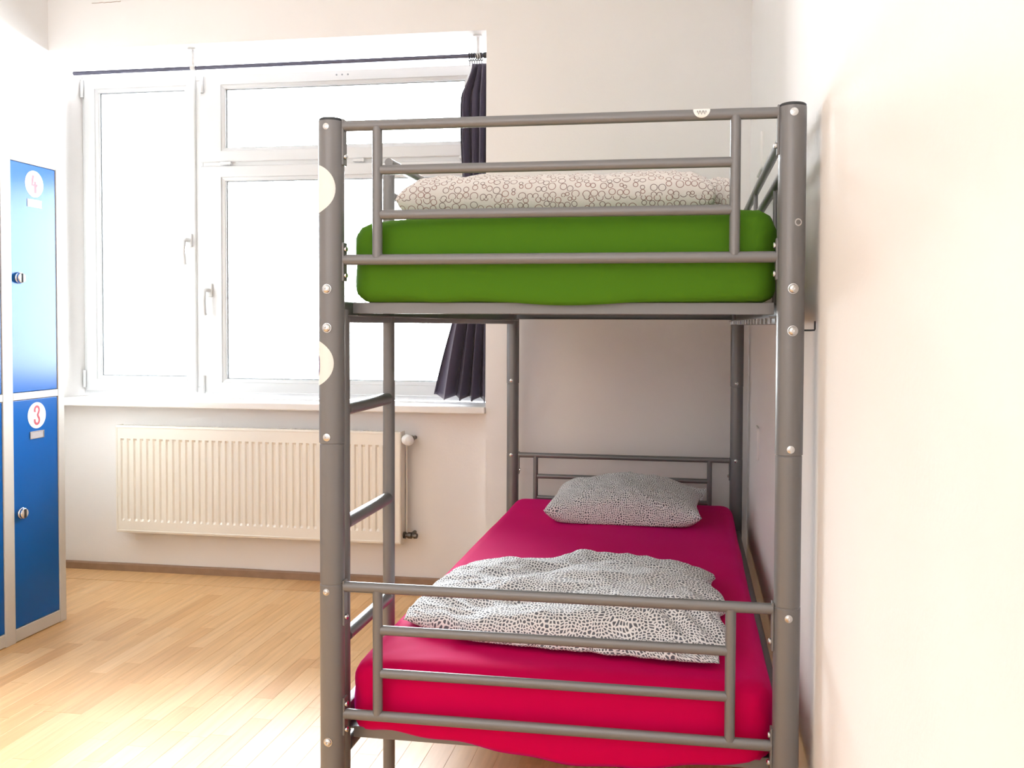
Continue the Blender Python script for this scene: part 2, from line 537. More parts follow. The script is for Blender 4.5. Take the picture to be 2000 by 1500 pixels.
# ------------------------------------------------------------------ window
def window():
    mat = M['upvc']
    X0, X1, Z0, Z1 = -2.279, JX-0.001, 0.839, 2.44
    XMUL = -1.648
    b = MB()
    frame(b, X0, X1, Z0, Z1, 0.048, YN+0.012, YN+0.08, bev=0.003)
    b.box(XMUL-0.022, XMUL+0.022, YN+0.013, YN+0.08, Z0+0.048, Z1-0.048, 0.003)
    b.box(XMUL+0.022, X1-0.048, YN+0.013, YN+0.08, 1.965, 2.0, 0.003)
    root = b.build('window_1', mat, smooth=False)
    tag(root, 'white three-part plastic window above the radiator', kind='structure')
    def sash(x0, x1, z0, z1, gx0, gx1, gz0, gz1, nm='window_sash'):
        b = MB()
        # outer band
        O = [(x0, z0), (x1, z0), (x1, z1), (x0, z1)]
        I = [(gx0, gz0), (gx1, gz0), (gx1, gz1), (gx0, gz1)]
        s4 = ((1,1),(-1,1),(-1,-1),(1,-1))
        def ins(P, d): return [(p[0]+d*a, p[1]+d*c) for p, (a, c) in zip(P, s4)]
        y = YN
        loops = [(O, y+0.05), (O, y+0.004), (ins(O, 0.004), y), (ins(I, -0.018), y), (ins(I, -0.016), y+0.006),
                 (ins(I, -0.003), y+0.012), (I, y+0.016), (I, y+0.05)]
        V = [[b.bm.verts.new((p[0], yy, p[1])) for p in P] for P, yy in loops]
        V.append(V[0])
        for A, B in zip(V, V[1:]):
            for i in range(4):
                j = (i+1) % 4
                b.bm.faces.new((A[i], A[j], B[j], B[i]))
        s = b.build(nm, mat, smooth=False)
        s.parent = root
        g = MB().box(gx0-0.004, gx1+0.004, y+0.030, y+0.034, gz0-0.004, gz1+0.004)
        sub(g, 'pane', M['glass'], s, smooth=False)
        k = MB()
        frame(k, gx0-0.001, gx1+0.001, gz0-0.001, gz1+0.001, 0.005, y+0.024, y+0.0299, bev=0.001)
        sub(k, 'glazing_seal', M['seal'], s, smooth=False)
        return s
    left = sash(-2.262, -1.662, 0.862, 2.415, -2.185, -1.725, 0.938, 2.352)
    top = sash(-1.634, -0.19, 1.992, 2.415, -1.508, -0.305, 2.062, 2.348)
    low = sash(-1.634, -0.19, 0.862, 1.972, -1.508, -0.305, 0.930, 1.900)
    def handle(px, pz, s):
        b = MB()
        b.box(px-0.014, px+0.014, YN-0.012, YN+0.001, pz-0.033, pz+0.033, 0.004, 2)
        b.tube([(px, YN-0.012, pz), (px, YN-0.040, pz), (px-0.004, YN-0.050, pz-0.008), (px-0.006, YN-0.052, pz-0.05), (px-0.003, YN-0.050, pz-0.115), (px-0.001, YN-0.046, pz-0.122)], 0.0095, 12)
        sub(b, 'window_handle', mat, s)
    handle(-1.690, 1.610, left)
    handle(-1.585, 1.365, low)
    def hinge(px, pz, s, h=0.085):
        b = MB()
        b.lathe([(0.006, 0), (0.0075, 0.002), (0.0075, h), (0.006, h+0.002)], (px, YN-0.006, pz-h/2), seg=12)
        b.lathe([(0.0085, 0), (0.0085, 0.004)], (px, YN-0.006, pz-h/2), seg=12)
        b.lathe([(0.0085, 0), (0.0085, 0.004)], (px, YN-0.006, pz+h/2-0.002), seg=12)
        sub(b, 'hinge', mat, s)
    hinge(-2.266, 2.37, left); hinge(-2.266, 0.92, left)
    hinge(-1.620, 2.37, top)
    hinge(-1.62, 0.90, low)
    # small latches of the tilting top light
    for px in (-1.50, -0.82, -0.30):
        b = MB().box(px-0.025, px+0.03, YN-0.012, YN+0.001, 1.976, 1.990, 0.003, 2)
        b.lathe([(0.008, 0), (0.008, 0.012), (0.005, 0.014)], (px+0.024, YN, 1.983), (0, -1, 0), 12)
        sub(b, 'latch', mat, top)
    for k, px in enumerate((-0.93, -0.902, -0.873)):
        b = MB().lathe([(0.0045, -0.001), (0.0045, 0.0008)], (px, YN, 2.391), (0, -1, 0), 10)
        sub(b, 'screw_hole', M['seal'], top)
window()

# ------------------------------------------------------------------ curtain and rod
def curtain_rod():
    t = thing('curtain_rod', 'thin dark grey curtain rod spanning the top of the window recess', 'curtain rod', (-1.2, 2.12, 2.407))
    b = MB().tube([(-2.20, 2.12, 2.404), (JX-0.006, 2.12, 2.407)], 0.0095, 16)
    b.build('rod', M['rod'], t)
    for x in (-1.578, -0.200):
        b = MB()
        b.lathe([(0.0105, -0.012), (0.0150, -0.010), (0.0150, 0.010), (0.0105, 0.012)], (x, 2.12, 2.4065), (1, 0, 0), 18)
        b.box(x-0.007, x+0.007, 2.114, 2.126, 2.42, 2.494, 0.002)
        b.box(x-0.02, x+0.02, 2.10, 2.14, 2.487, 2.4945, 0.002)
        b.build('bracket', M['upvc'], t)
    b = MB().lathe([(0.0125, 0), (0.0135, 0.003), (0.0135, 0.022), (0.010, 0.026)], (-0.176, 2.12, 2.407), (1, 0, 0), 16)
    b.build('end_cap', M['dark_plastic'], t)
curtain_rod()

def curtain():
    t = thing('curtain', 'dark aubergine curtain bunched at the right end of the window', 'curtain', (-0.22, 2.12, 0.85))
    NU, NV = 150, 70
    ztop, zbot = 2.372, 0.862
    bm = bmesh.new()
    G = []
    for j in range(NV+1):
        v = j/NV
        z = ztop+(zbot-ztop)*v
        k = min(1.0, v*6)
        xl = -0.232-0.045*min(1, max(0, (v-0.02)*14)) - 0.012*sin(v*9)
        if v > 0.62:
            xl -= 0.128*((v-0.62)/0.38)**1.25
        xr = -0.160
        row = []
        for i in range(NU+1):
            u = i/NU
            nf = 3.6
            ph = 2*pi*nf*(u**1.15) + 0.9*sin(v*2.2+u*6)
            amp = 0.020+0.016*v
            x = xl+(xr-xl)*u + 0.006*sin(ph*2+1)
            x = min(x, JX-0.012)
            y = 2.125 + amp*sin(ph) + 0.006*noise.noise(Vector((u*7, v*5, 0)))
            y -= 0.02*(1-u)*v
            zz = z + (0.010*sin(ph+0.7)+0.012*(1-u)*1.0)*(v**8)
            if v < 0.01: zz += 0.006*sin(ph)
            row.append(bm.verts.new((x, y, zz)))
        G.append(row)
    for j in range(NV):
        for i in range(NU):
            bm.faces.new((G[j][i], G[j][i+1], G[j+1][i+1], G[j+1][i]))
    mb = MB(); mb.bm.free(); mb.bm = bm
    o = mb.build('cloth', M['curtain'], t, angle=80)
    so = o.modifiers.new('thick', 'SOLIDIFY'); so.thickness = 0.0022
    for k in range(6):
        x = -0.240+0.011*k if k < 6 else 0
        b = MB()
        n = 20
        pts = [(x+0.002*sin(i), 2.12+0.0150*sin(2*pi*i/n), 2.402+0.0165*cos(2*pi*i/n)) for i in range(n)]
        pts.append(pts[0])
        b.tube(pts, 0.0022, 8)
        b.tube([(x, 2.12, 2.3855), (x, 2.124, 2.372), (x, 2.120, 2.362)], 0.0012, 6)
        b.build('curtain_ring', M['black_wire'], t)
curtain()

# ------------------------------------------------------------------ radiator
def radiator():
    x0, x1, z0, z1, yf, yb = -1.932, -0.531, 0.216, 0.716, 2.028, 2.088
    t = thing('radiator', 'cream ribbed panel radiator under the window', 'radiator', ((x0+x1)/2, yb, z0))
    # front panel with pressed vertical grooves
    n = 41
    m = 0.022
    p = (x1-x0-2*m)/n
    xs = [(x0, 0.0)]
    for i in range(n):
        a = x0+m+i*p
        xs += [(a+p*0.08, 0.0), (a+p*0.24, 0.0085), (a+p*0.48, 0.0085), (a+p*0.64, 0.0)]
    xs.append((x1, 0.0))
    zs = [(z0, 0.0, 0), (z0+0.010, 0.0, 0), (z0+0.050, 0, 0), (z0+0.060, 1.0, 0), (z1-0.068, 1.0, 0), (z1-0.058, 0, 0), (z1-0.012, 0, 0), (z1, 0, 0)]
    bm = bmesh.new()
    G = [[bm.verts.new((x, yf+g*d, z)) for x, d in xs] for z, g, _ in zs]
    for j in range(len(G)-1):
        for i in range(len(xs)-1):
            bm.faces.new((G[j][i], G[j][i+1], G[j+1][i+1], G[j+1][i]))
    # rolled rim and return
    rim = [G[0][0], G[0][-1], G[-1][-1], G[-1][0]]
    mb = MB(); mb.bm.free(); mb.bm = bm
    mb.box(x0, x1, yf+0.0005, yf+0.014, z0-0.004, z0+0.003, 0.0015)
    mb.box(x0, x1, yf+0.0005, yf+0.014, z1-0.003, z1+0.003, 0.0015)
    mb.build('front_panel', M['radiator'], t, angle=25)
    mb = MB(); frame(mb, x0+0.003, x1-0.003, z0+0.002, z1-0.002, 0.006, yf-0.002, yf+0.001, bev=0.001)
    mb.build('edge_fold', M['radiator'], t, smooth=False)
    MB().box(x0+0.004, x1-0.004, yb-0.012, yb, z0-0.002, z1-0.008, 0.004, 2).build('rear_panel', M['radiator'], t)
    for xa in (x0-0.002, x1-0.004):
        MB().box(xa, xa+0.006, yf+0.006, yb-0.004, z0-0.006, z1+0.004, 0.0015).build('side_cover', M['radiator'], t)
    b = MB()
    for i in range(70):
        xa = x0+0.02+i*(x1-x0-0.04)/70
        b.box(xa, xa+0.009, yf+0.016, yb-0.014, z1-0.004, z1+0.002)
    tag(b.build('top_grille', M['radiator'], t, smooth=False), kind='stuff')
    for x in (x0+0.2, x1-0.2):
        MB().box(x-0.012, x+0.012, yb-0.002, YP-0.0005, z0+0.05, z1-0.06, 0.002).build('wall_bracket', M['radiator'], t)
    # thermostat head and valves
    b = MB().lathe([(0.012, 0), (0.014, 0.004), (0.015, 0.012), (0.022, 0.018), (0.024, 0.024), (0.024, 0.052), (0.021, 0.062), (0.012, 0.067), (0, 0.068)], (x1+0.008, 2.060, 0.684), (0.62, -0.78, 0), 24)
    b.build('thermostat_head', M['thermo'], t)
    b = MB()
    b.lathe([(0.010, 0), (0.012, 0.004), (0.012, 0.034), (0.009, 0.038)], (x1+0.0, 2.072, 0.684), (1, 0, 0), 16)
    b.lathe([(0.013, 0), (0.014, 0.003), (0.014, 0.02), (0.012, 0.022)], (x1+0.034, 2.094, 0.684), (0, -1, 0), 16)
    b.tube([(x1+0.036, 2.09, 0.684), (x1+0.036, YP, 0.684)], 0.009, 12)
    b.build('upper_valve', M['valve'], t)
    b = MB()
    b.lathe([(0.016, 0), (0.016, 0.010), (0.011, 0.012), (0.011, 0.022), (0.015, 0.024), (0.015, 0.04), (0.010, 0.044), (0.010, 0.05), (0.014, 0.054), (0.012, 0.066), (0, 0.07)], (x1+0.001, 2.066, 0.246), (1, -0.12, 0), 8)
    b.tube([(x1+0.034, 2.066, 0.246), (x1+0.034, YP, 0.246)], 0.009, 12)
    b.build('lower_valve', M['valve'], t)
    b = MB().tube([(x1+0.012, 2.075, 0.675), (x1+0.012, 2.08, 0.46), (x1+0.012, 2.075, 0.25)], 0.0035, 10)
    b.build('return_pipe', M['radiator'], t)
radiator()

# ------------------------------------------------------------------ locker
def digit_shape(kind):
    """strokes (u across, w up) in metres, thickness radius"""
    if kind == '3':
        a = []
        for i in range(13):
            th = radians(200-i*(200+35)/12)
            a.append((0.0115*cos(th), 0.0205+0.0140*sin(th)))
        a2 = [(-0.0115, 0.013)] + a
        b_ = [(0.0, 0.0015), (0.008, 0.002)]
        c = []
        for i in range(13):
            th = radians(55-i*(55+185)/12)
            c.append((0.0120*cos(th), -0.0185+0.0150*sin(th)))
        return [(a2 + [(0.004, 0.0015)] + c + [(-0.012, -0.014)], 0.0046)]
    # hand-drawn 4: a leaning stem, a cross bar and a foot
    return [([(-0.006, 0.033), (-0.0085, 0.014), (-0.011, -0.004), (0.003, -0.004), (0.016, -0.005)], 0.0050),
            ([(0.004, 0.010), (0.005, -0.008), (0.005, -0.034)], 0.0056)]

def ribbon(mb, pts, r, x, yc, zc, flip=1):
    """flat ribbon in the plane X = x; u runs along +Y"""
    n = len(pts)
    L, R = [], []
    for i, (u, w) in enumerate(pts):
        a = pts[max(0, i-1)]; b = pts[min(n-1, i+1)]
        d = Vector((b[0]-a[0], b[1]-a[1])); d.normalize()
        nx, ny = -d.y*r, d.x*r
        L.append(mb.bm.verts.new((x, yc+flip*(u+nx), zc+w+ny)))
        R.append(mb.bm.verts.new((x, yc+flip*(u-nx), zc+w-ny)))
    for i in range(n-1):
        mb.bm.faces.new((L[i], R[i], R[i+1], L[i+1]))

def locker():
    xf, xb = -1.740, -2.250
    y1, ym, y0 = 1.437, 1.140, 0.843
    t = thing('locker', 'pale grey metal locker with blue doors against the left wall', 'locker', (xb, 1.14, 0))
    b = MB()
    b.box(xb, xf-0.003, y1-0.0016, y1, 0.0, 1.828)                     # right side sheet
    b.box(xb, xf-0.003, y0, y0+0.0016, 0.0, 1.828)
    b.box(xb, xb+0.0016, y0, y1, 0.0, 1.828)
    b.box(xb, xf-0.003, y0, y1, 1.824, 1.828)
    b.box(xb, xf-0.02, ym-0.001, ym+0.001, 0.05, 1.82)
    for z in (0.05, 0.922):
        b.box(xb+0.002, xf-0.02, y0+0.002, y1-0.002, z, z+0.0016)
    b.build('body', M['locker'], t, smooth=False)
    # face frame: posts and rails, slightly proud of the doors
    def bar(nm, a0, a1, z0, z1):
        MB().box(xf-0.022, xf, a0, a1, z0, z1, 0.0015).build(nm, M['locker'], t, smooth=False)
    bar('frame_post', 1.402, y1, 0.0, 1.829)
    bar('frame_post', ym-0.025, ym+0.025, 0.0, 1.829)
    bar('frame_post', y0, y0+0.035, 0.0, 1.829)
    for a0, a1 in ((ym+0.0255, 1.4015), (y0+0.0355, ym-0.0255)):
        bar('frame_rail', a0, a1, 0.003, 0.051)
        bar('frame_rail', a0, a1, 0.911, 0.938)
        bar('frame_rail', a0, a1, 1.806, 1.829)
    for a0, a1, digits in ((ym+0.0265, 1.4005, ('3', '4')), (y0+0.0365, ym-0.0265, (None, None))):
        for (z0, z1), dg in zip(((0.053, 0.909), (0.940, 1.804)), digits):
            d = MB().box(xf-0.020, xf-0.0035, a0, a1, z0, z1, 0.0018, 2).build('door', M['blue'], t, smooth=False)
            WORLD[d.name] = t.location
            inv = Matrix.Translation(-Vector(t.location))
            def dsub(mb, nm, mat, **k):
                o = mb.build(nm, mat, None, **k); o.parent = d; o.matrix_parent_inverse = Matrix.Identity(4)
                return o
            yk = a0+0.036
            zk = z0+0.430
            # turn knob with lock
            b = MB().lathe([(0.021, -0.002), (0.022, 0.002), (0.0215, 0.006), (0.0195, 0.008), (0.0195, 0.014), (0.0165, 0.017), (0.0, 0.018)], (xf-0.0035, yk, zk), (1, 0, 0), 28)
            dsub(b, 'door_knob', M['chrome'])
            b = MB().box(xf+0.012, xf+0.0175, yk-0.004, yk+0.004, zk-0.017, zk+0.017, 0.002, 2)
            dsub(b, 'lock_slot', M['dark_plastic'])
            if dg:
                yc, zc = 1.288, z1-0.0705 if dg == '4' else z1-0.064
                b = MB()
                ring = [b.bm.verts.new((xf-0.0028, yc+0.0475*cos(2*pi*i/48), zc+0.0505*sin(2*pi*i/48))) for i in range(48)]
                back = [b.bm.verts.new((xf-0.0036, yc+0.0475*cos(2*pi*i/48), zc+0.0505*sin(2*pi*i/48))) for i in range(48)]
                b.bm.faces.new(ring)
                for i in range(48):
                    j = (i+1) % 48
                    b.bm.faces.new((ring[i], ring[j], back[j], back[i]))
                dsub(b, 'number_sticker', M['sticker'], smooth=False)
                b = MB()
                for k, (pts, r) in enumerate(digit_shape(dg)):
                    ribbon(b, pts, r, xf-0.0024+0.0001*k, yc, zc)
                dsub(b, 'number', M['red_ink'], smooth=False)
                zc2 = zc-0.0745
                b = MB()
                b.box(xf-0.0036, xf-0.0015, yc-0.037, yc+0.037, zc2+0.012, zc2+0.0145)
                b.box(xf-0.0036, xf-0.0015, yc-0.037, yc+0.037, zc2-0.0145, zc2-0.012)
                b.box(xf-0.0036, xf-0.0015, yc-0.037, yc-0.0345, zc2-0.012, zc2+0.012)
                b.box(xf-0.0036, xf-0.0015, yc+0.0345, yc+0.037, zc2-0.012, zc2+0.012)
                dsub(b, 'card_holder', M['chrome'] if dg == '3' else M['sticker'], smooth=False)
                b = MB().box(xf-0.0036, xf-0.0026, yc-0.034, yc+0.034, zc2-0.0118, zc2+0.0118)
                dsub(b, 'name_card', M['label'] if dg == '3' else M['sticker'], smooth=False)
locker()

# ------------------------------------------------------------------ bunk bed
W, L = 0.94, 1.9346
RP = 0.0258
U = (1.617, 1.524, 1.431, 1.338)
D = (0.646, 0.557, 0.465, 0.373)
def bolt_mb(p, axis, r=0.008, h=0.0045):
    b = MB()
    b.lathe([(r*1.15, -0.002), (r*1.15, 0.0008), (r, 0.001), (r*0.92, h*0.6), (r*0.6, h*0.95), (r*0.32, h), (r*0.30, h*0.45), (0, h*0.45)], p, axis, 16)
    return b

def wrap_disc(R, cx, cy, phi, zc, rad, off=0.0006, squash=1.0):
    """round sticker wrapped on a vertical post"""
    b = MB()
    nr, na = 7, 40
    prev = None
    ctr = b.bm.verts.new((cx+(R+off)*cos(phi), cy+(R+off)*sin(phi), zc))
    for i in range(1, nr+1):
        row = []
        for k in range(na):
            a = 2*pi*k/na
            s = rad*i/nr*cos(a)*squash
            z = rad*i/nr*sin(a)
            row.append(b.bm.verts.new((cx+(R+off)*cos(phi+s/R), cy+(R+off)*sin(phi+s/R), zc+z)))
        for k in range(na):
            j = (k+1) % na
            if prev is None:
                b.bm.faces.new((ctr, row[k], row[j]))
            else:
                b.bm.faces.new((prev[k], row[k], row[j], prev[j]))
        prev = row
    return b

def bunk_bed():
    t = thing('bunk_bed', 'silver grey tubular metal bunk bed with ladder along the right wall', 'bunk bed', (0, 0, 0))
    S = M['silver']
    posts = {}
    for (x, y) in ((0, 0), (W, 0), (0, L), (W, L)):
        prof = [(RP*0.9, 0.0), (RP, 0.004)]
        for zj in (0.654, 0.951):
            prof += [(RP, zj-0.0022), (RP*0.955, zj-0.0010), (RP*0.955, zj+0.0010), (RP*0.985, zj+0.0022)] if zj < 0.9 else \
                    [(RP*0.985, zj-0.0022), (RP*0.955, zj-0.0010), (RP*0.955, zj+0.0010), (RP*1.03, zj+0.0022)]
        prof += [(RP*1.03, 1.626)]
        p = MB().lathe(prof, (x, y, 0), seg=36).build('post', S, t, angle=30)
        posts[(x, y)] = p
        sub(MB().lathe([(RP*0.98, 0), (RP*1.0, 0.002), (RP*1.0, 0.0045), (RP*0.9, 0.0065), (0, 0.007)], (x, y, 1.626), seg=30), 'end_cap', M['dark_plastic'], p)
    def bl(post, x, y, z, axis, r=0.008, h=0.0045):
        sub(bolt_mb((x, y, z), axis, r, h), 'bolt', M['bolt'], posts[post])
    R1 = RP*1.025
    bl((0, 0), -0.001, -R1, 1.612, (0, -1, 0), 0.0058, 0.002)
    for z in (1.276, 1.195): bl((0, 0), 0.000, -R1, z, (0, -1, 0), 0.0088, 0.006)
    bl((0, 0), -0.001, -RP*1.02, 0.966, (0, -1, 0), 0.0070, 0.002)
    bl((0, 0), -0.003, -RP, 0.640, (0, -1, 0), 0.0062, 0.004)
    bl((0, 0), 0.000, -RP, 0.321, (0, -1, 0), 0.0082, 0.006)
    bl((W, 0), W, -R1, 1.612, (0, -1, 0), 0.0068, 0.002)
    sub(MB().lathe([(0.0075, -0.002), (0.0075, 0.0006), (0.005, 0.0008), (0.0045, -0.001), (0, -0.001)], (W+0.010, -RP*0.93, 1.402), (0.36, -0.93, 0), 14), 'screw_socket', M['bolt'], posts[(W, 0)])
    for z in (1.275, 1.194): bl((W, 0), W+0.002, -R1, z, (0, -1, 0), 0.0088, 0.006)
    bl((W, 0), W+0.001, -RP*1.02, 0.965, (0, -1, 0), 0.0066, 0.002)
    bl((W, 0), W+0.001, -RP, 0.636, (0, -1, 0), 0.0066, 0.003)
    bl((W, 0), W+0.001, -RP, 0.321, (0, -1, 0), 0.0082, 0.006)
    for x in (0, W):
        for z in (1.222, 0.966, 0.648): bl((x, L), x-0.002, L-RP*1.02, z, (0, -1, 0), 0.0062, 0.003)
    # end panels, four of them
    for y, Z in ((0, U), (0, D), (L, U), (L, D)):
        for k, (z, nm) in enumerate(zip(Z, ('top_rail', 'middle_rail', 'middle_rail', 'bottom_rail'))):
            xa, xb = (RP+0.0005, W-RP-0.0005) if k in (0, 3) else (0.108, W-0.108)
            MB().tube([(xa, y, z), (xb, y, z)], 0.0112 if k in (0, 3) else 0.0102, 18, flat=0.85).build(nm, S, t)
        for x in (0.1005, W-0.108):
            MB().tube([(x, y, Z[3]+0.004), (x, y, Z[0]-0.004)], 0.0105, 18).build('stile', S, t)
        ztp, zbt = Z[0], Z[3]
        for x, s in ((RP, 1), (W-RP, -1)):
            for za, zb in ((ztp-0.082, ztp+0.014), (zbt-0.045, zbt+0.036)):
                b = MB().box(x-0.001 if s > 0 else x-0.0035, x+0.0035 if s > 0 else x+0.001, y-0.008, y+0.012, za, zb, 0.001)
                pl = b.build('end_plate', S, t, smooth=False)
                for zz in (((za+zb)/2-0.030,) if zb == ztp+0.014 else (za+0.012, zb-0.014)):
                    q = MB().lathe([(0.0055, 0), (0.0062, 0.002), (0.0060, 0.005), (0.003, 0.007)], (x+s*0.003, y-0.001, zz), (s, 0, 0), 12)
                    sub(q, 'plate_bolt', M['bolt'], pl)
    # mattress bases: end angles, side rails, slats
    for z0, zs in ((1.226, 1.222), (0.298, 0.318)):
        z1 = z0+0.024
        for y in (0.056, L-0.056):
            b = MB()
            s = 1 if y < 1 else -1
            ya, yb = (y-0.003*s, y)
            b.box(RP, W-RP, min(ya, yb), max(ya, yb), z0, z1, 0.0008)
            ya, yb = (y, y+0.026*s)
            b.box(RP, W-RP, min(ya, yb), max(ya, yb), z0, z0+0.003, 0.0008)
            b.build('end_angle', S, t, smooth=False)
        for x, s in ((-0.004, 1), (W+0.004, -1)):
            b = MB()
            xs = sorted((x-0.0125, x+0.0125))
            b.box(xs[0], xs[1], RP+0.002, L-RP-0.002, zs-0.016, zs+0.045 if z0 < 1 else zs+0.03, 0.004, 2)
            xs = sorted((x, x+0.04*s))
            b.box(xs[0], xs[1], RP+0.03, L-RP-0.03, zs-0.002, zs+0.001)
            b.build('side_rail', S, t)
        for k in range(16):
            y = 0.12+k*(L-0.24)/15
            b = MB().box(0.034, W-0.034, y-0.018, y+0.018, z0+0.018, z0+0.0235, 0.001)
            b.build('slat', S, t, smooth=False)
            if z0 > 1:
                for xe in (W-0.030,):
                    b = MB().box(xe-0.002, xe+0.002, y-0.012, y+0.012, zs-0.015, zs-0.0005, 0.0008)
                    b.build('slat_clip', M['bolt'], t, smooth=False)
    # side guard rails of the upper bunk
    for x, ys in ((0.0, 0.357), (W, RP+0.001)):
        for z in (1.607, 1.526):
            MB().tube([(x, ys, z), (x, L-RP-0.001, z)], 0.0108, 16).build('guard_rail', S, t)
        for y in ((0.95, 1.80) if x == 0 else (0.34, 0.97, 1.80)):
            zb = 1.26 if y != 0.34 else 1.25
            b = MB().box(x-0.006, x+0.006, y-0.011, y+0.011, zb, 1.616, 0.003, 2) if y > 0.5 else MB().tube([(x, y, zb), (x, y, 1.520)], 0.005, 12)
            b.build('guard_stile', S, t)
    # ladder in the plane of the long side
    MB().tube([(0.0, 0.060, 0.0), (0.0, 0.060, 1.235)], 0.0148, 18).build('ladder_stile', S, t)
    MB().tube([(0.0, 0.357, 0.0), (0.0, 0.357, 1.590)], 0.0148, 18).build('ladder_stile', S, t)
    o = MB().lathe([(0.0152, 0), (0.0158, 0.002), (0.0150, 0.006), (0.010, 0.010), (0, 0.011)], (0, 0.357, 1.589), seg=18).build('ladder_cap', M['dark_plastic'], t)
    for z in (0.268, 0.515, 0.766, 1.017):
        MB().tube([(0.0, 0.073, z), (0.0, 0.344, z)], 0.0148, 18).build('ladder_rung', S, t)
    # stickers on the left front post
    s1 = sub(wrap_disc(RP*1.03, 0, 0, radians(-160), 1.484, 0.051), 'sticker', M['sticker'], posts[(0, 0)])
    s2 = sub(wrap_disc(RP*1.03, 0, 0, radians(-163), 1.121, 0.048), 'sticker', M['sticker'], posts[(0, 0)])
    b = MB()
    for phi0, a0, a1 in ((radians(-160), -1.1, 0.75),):
        prev = None
        for i in range(15):
            a = a0+(a1-a0)*i/14
            ring = []
            for r in (0.019, 0.025):
                s_ = r*cos(a); z_ = 1.118+r*1.15*sin(a)
                f = phi0+s_/(RP*1.03)*0.55
                RR = RP*1.03+0.0010
                ring.append(b.bm.verts.new((RR*cos(f), RR*sin(f), z_)))
            if prev: b.bm.faces.new((prev[0], prev[1], ring[1], ring[0]))
            prev = ring
    sub(b, 'sticker_print', M['purple_ink'], posts[(0, 0)])
    # small round sticker wrapped over the top rail
    b = MB()
    R = 0.0118
    xc, zc, ph = 0.766, U[0], radians(42)
    prev = None
    for i in range(7):
        row = []
        for k in range(28):
            a = 2*pi*k/28; rr = 0.0165*i/6
            f = ph+rr*sin(a)/R
            row.append(b.bm.verts.new((xc+rr*cos(a), -R*0.93*cos(f), zc+R*sin(f))))
        if prev:
            for k in range(28):
                j = (k+1) % 28
                b.bm.faces.new((prev[k], row[k], row[j], prev[j]))
        prev = row
    bmesh.ops.remove_doubles(b.bm, verts=b.bm.verts[:], dist=1e-6)
    st = b.build('sticker', M['sticker'], t)
    st['label'] = 'small white sticker wrapped over the top rail'
    b = MB()
    for (xa, xb_, off) in ((-0.009, -0.003, 0.0), (-0.003, 0.003, 0.4), (0.003, 0.009, 0.1)):
        pts = []
        for i in range(9):
            u = i/8
            s_ = (-0.004 if u < 0.5 else 0.004)*0 + 0.0045*sin(u*2*pi*1.5+off)-0.003
            f = ph-0.25+s_/R
            pts.append((xc+xa+(xb_-xa)*u, -(R*0.94+0.0004)*cos(f), zc+(R+0.0004)*sin(f)))
        b.tube(pts, 0.00055, 6)
    b.build('sticker_scribble', M['grey_ink'], t)
    # wire hook on the wall side
    b = MB().tube([(W+0.004, 0.0, 1.195), (W+0.038, 0.0, 1.195), (W+0.046, 0.0, 1.1955), (W+0.0465, 0.0, 1.198), (W+0.0465, 0.0, 1.213)], 0.0018, 10)
    h = b.build('wire_hook', M['black_wire'], t)
    h['label'] = 'small bent black wire hook behind the right front post'
bunk_bed()

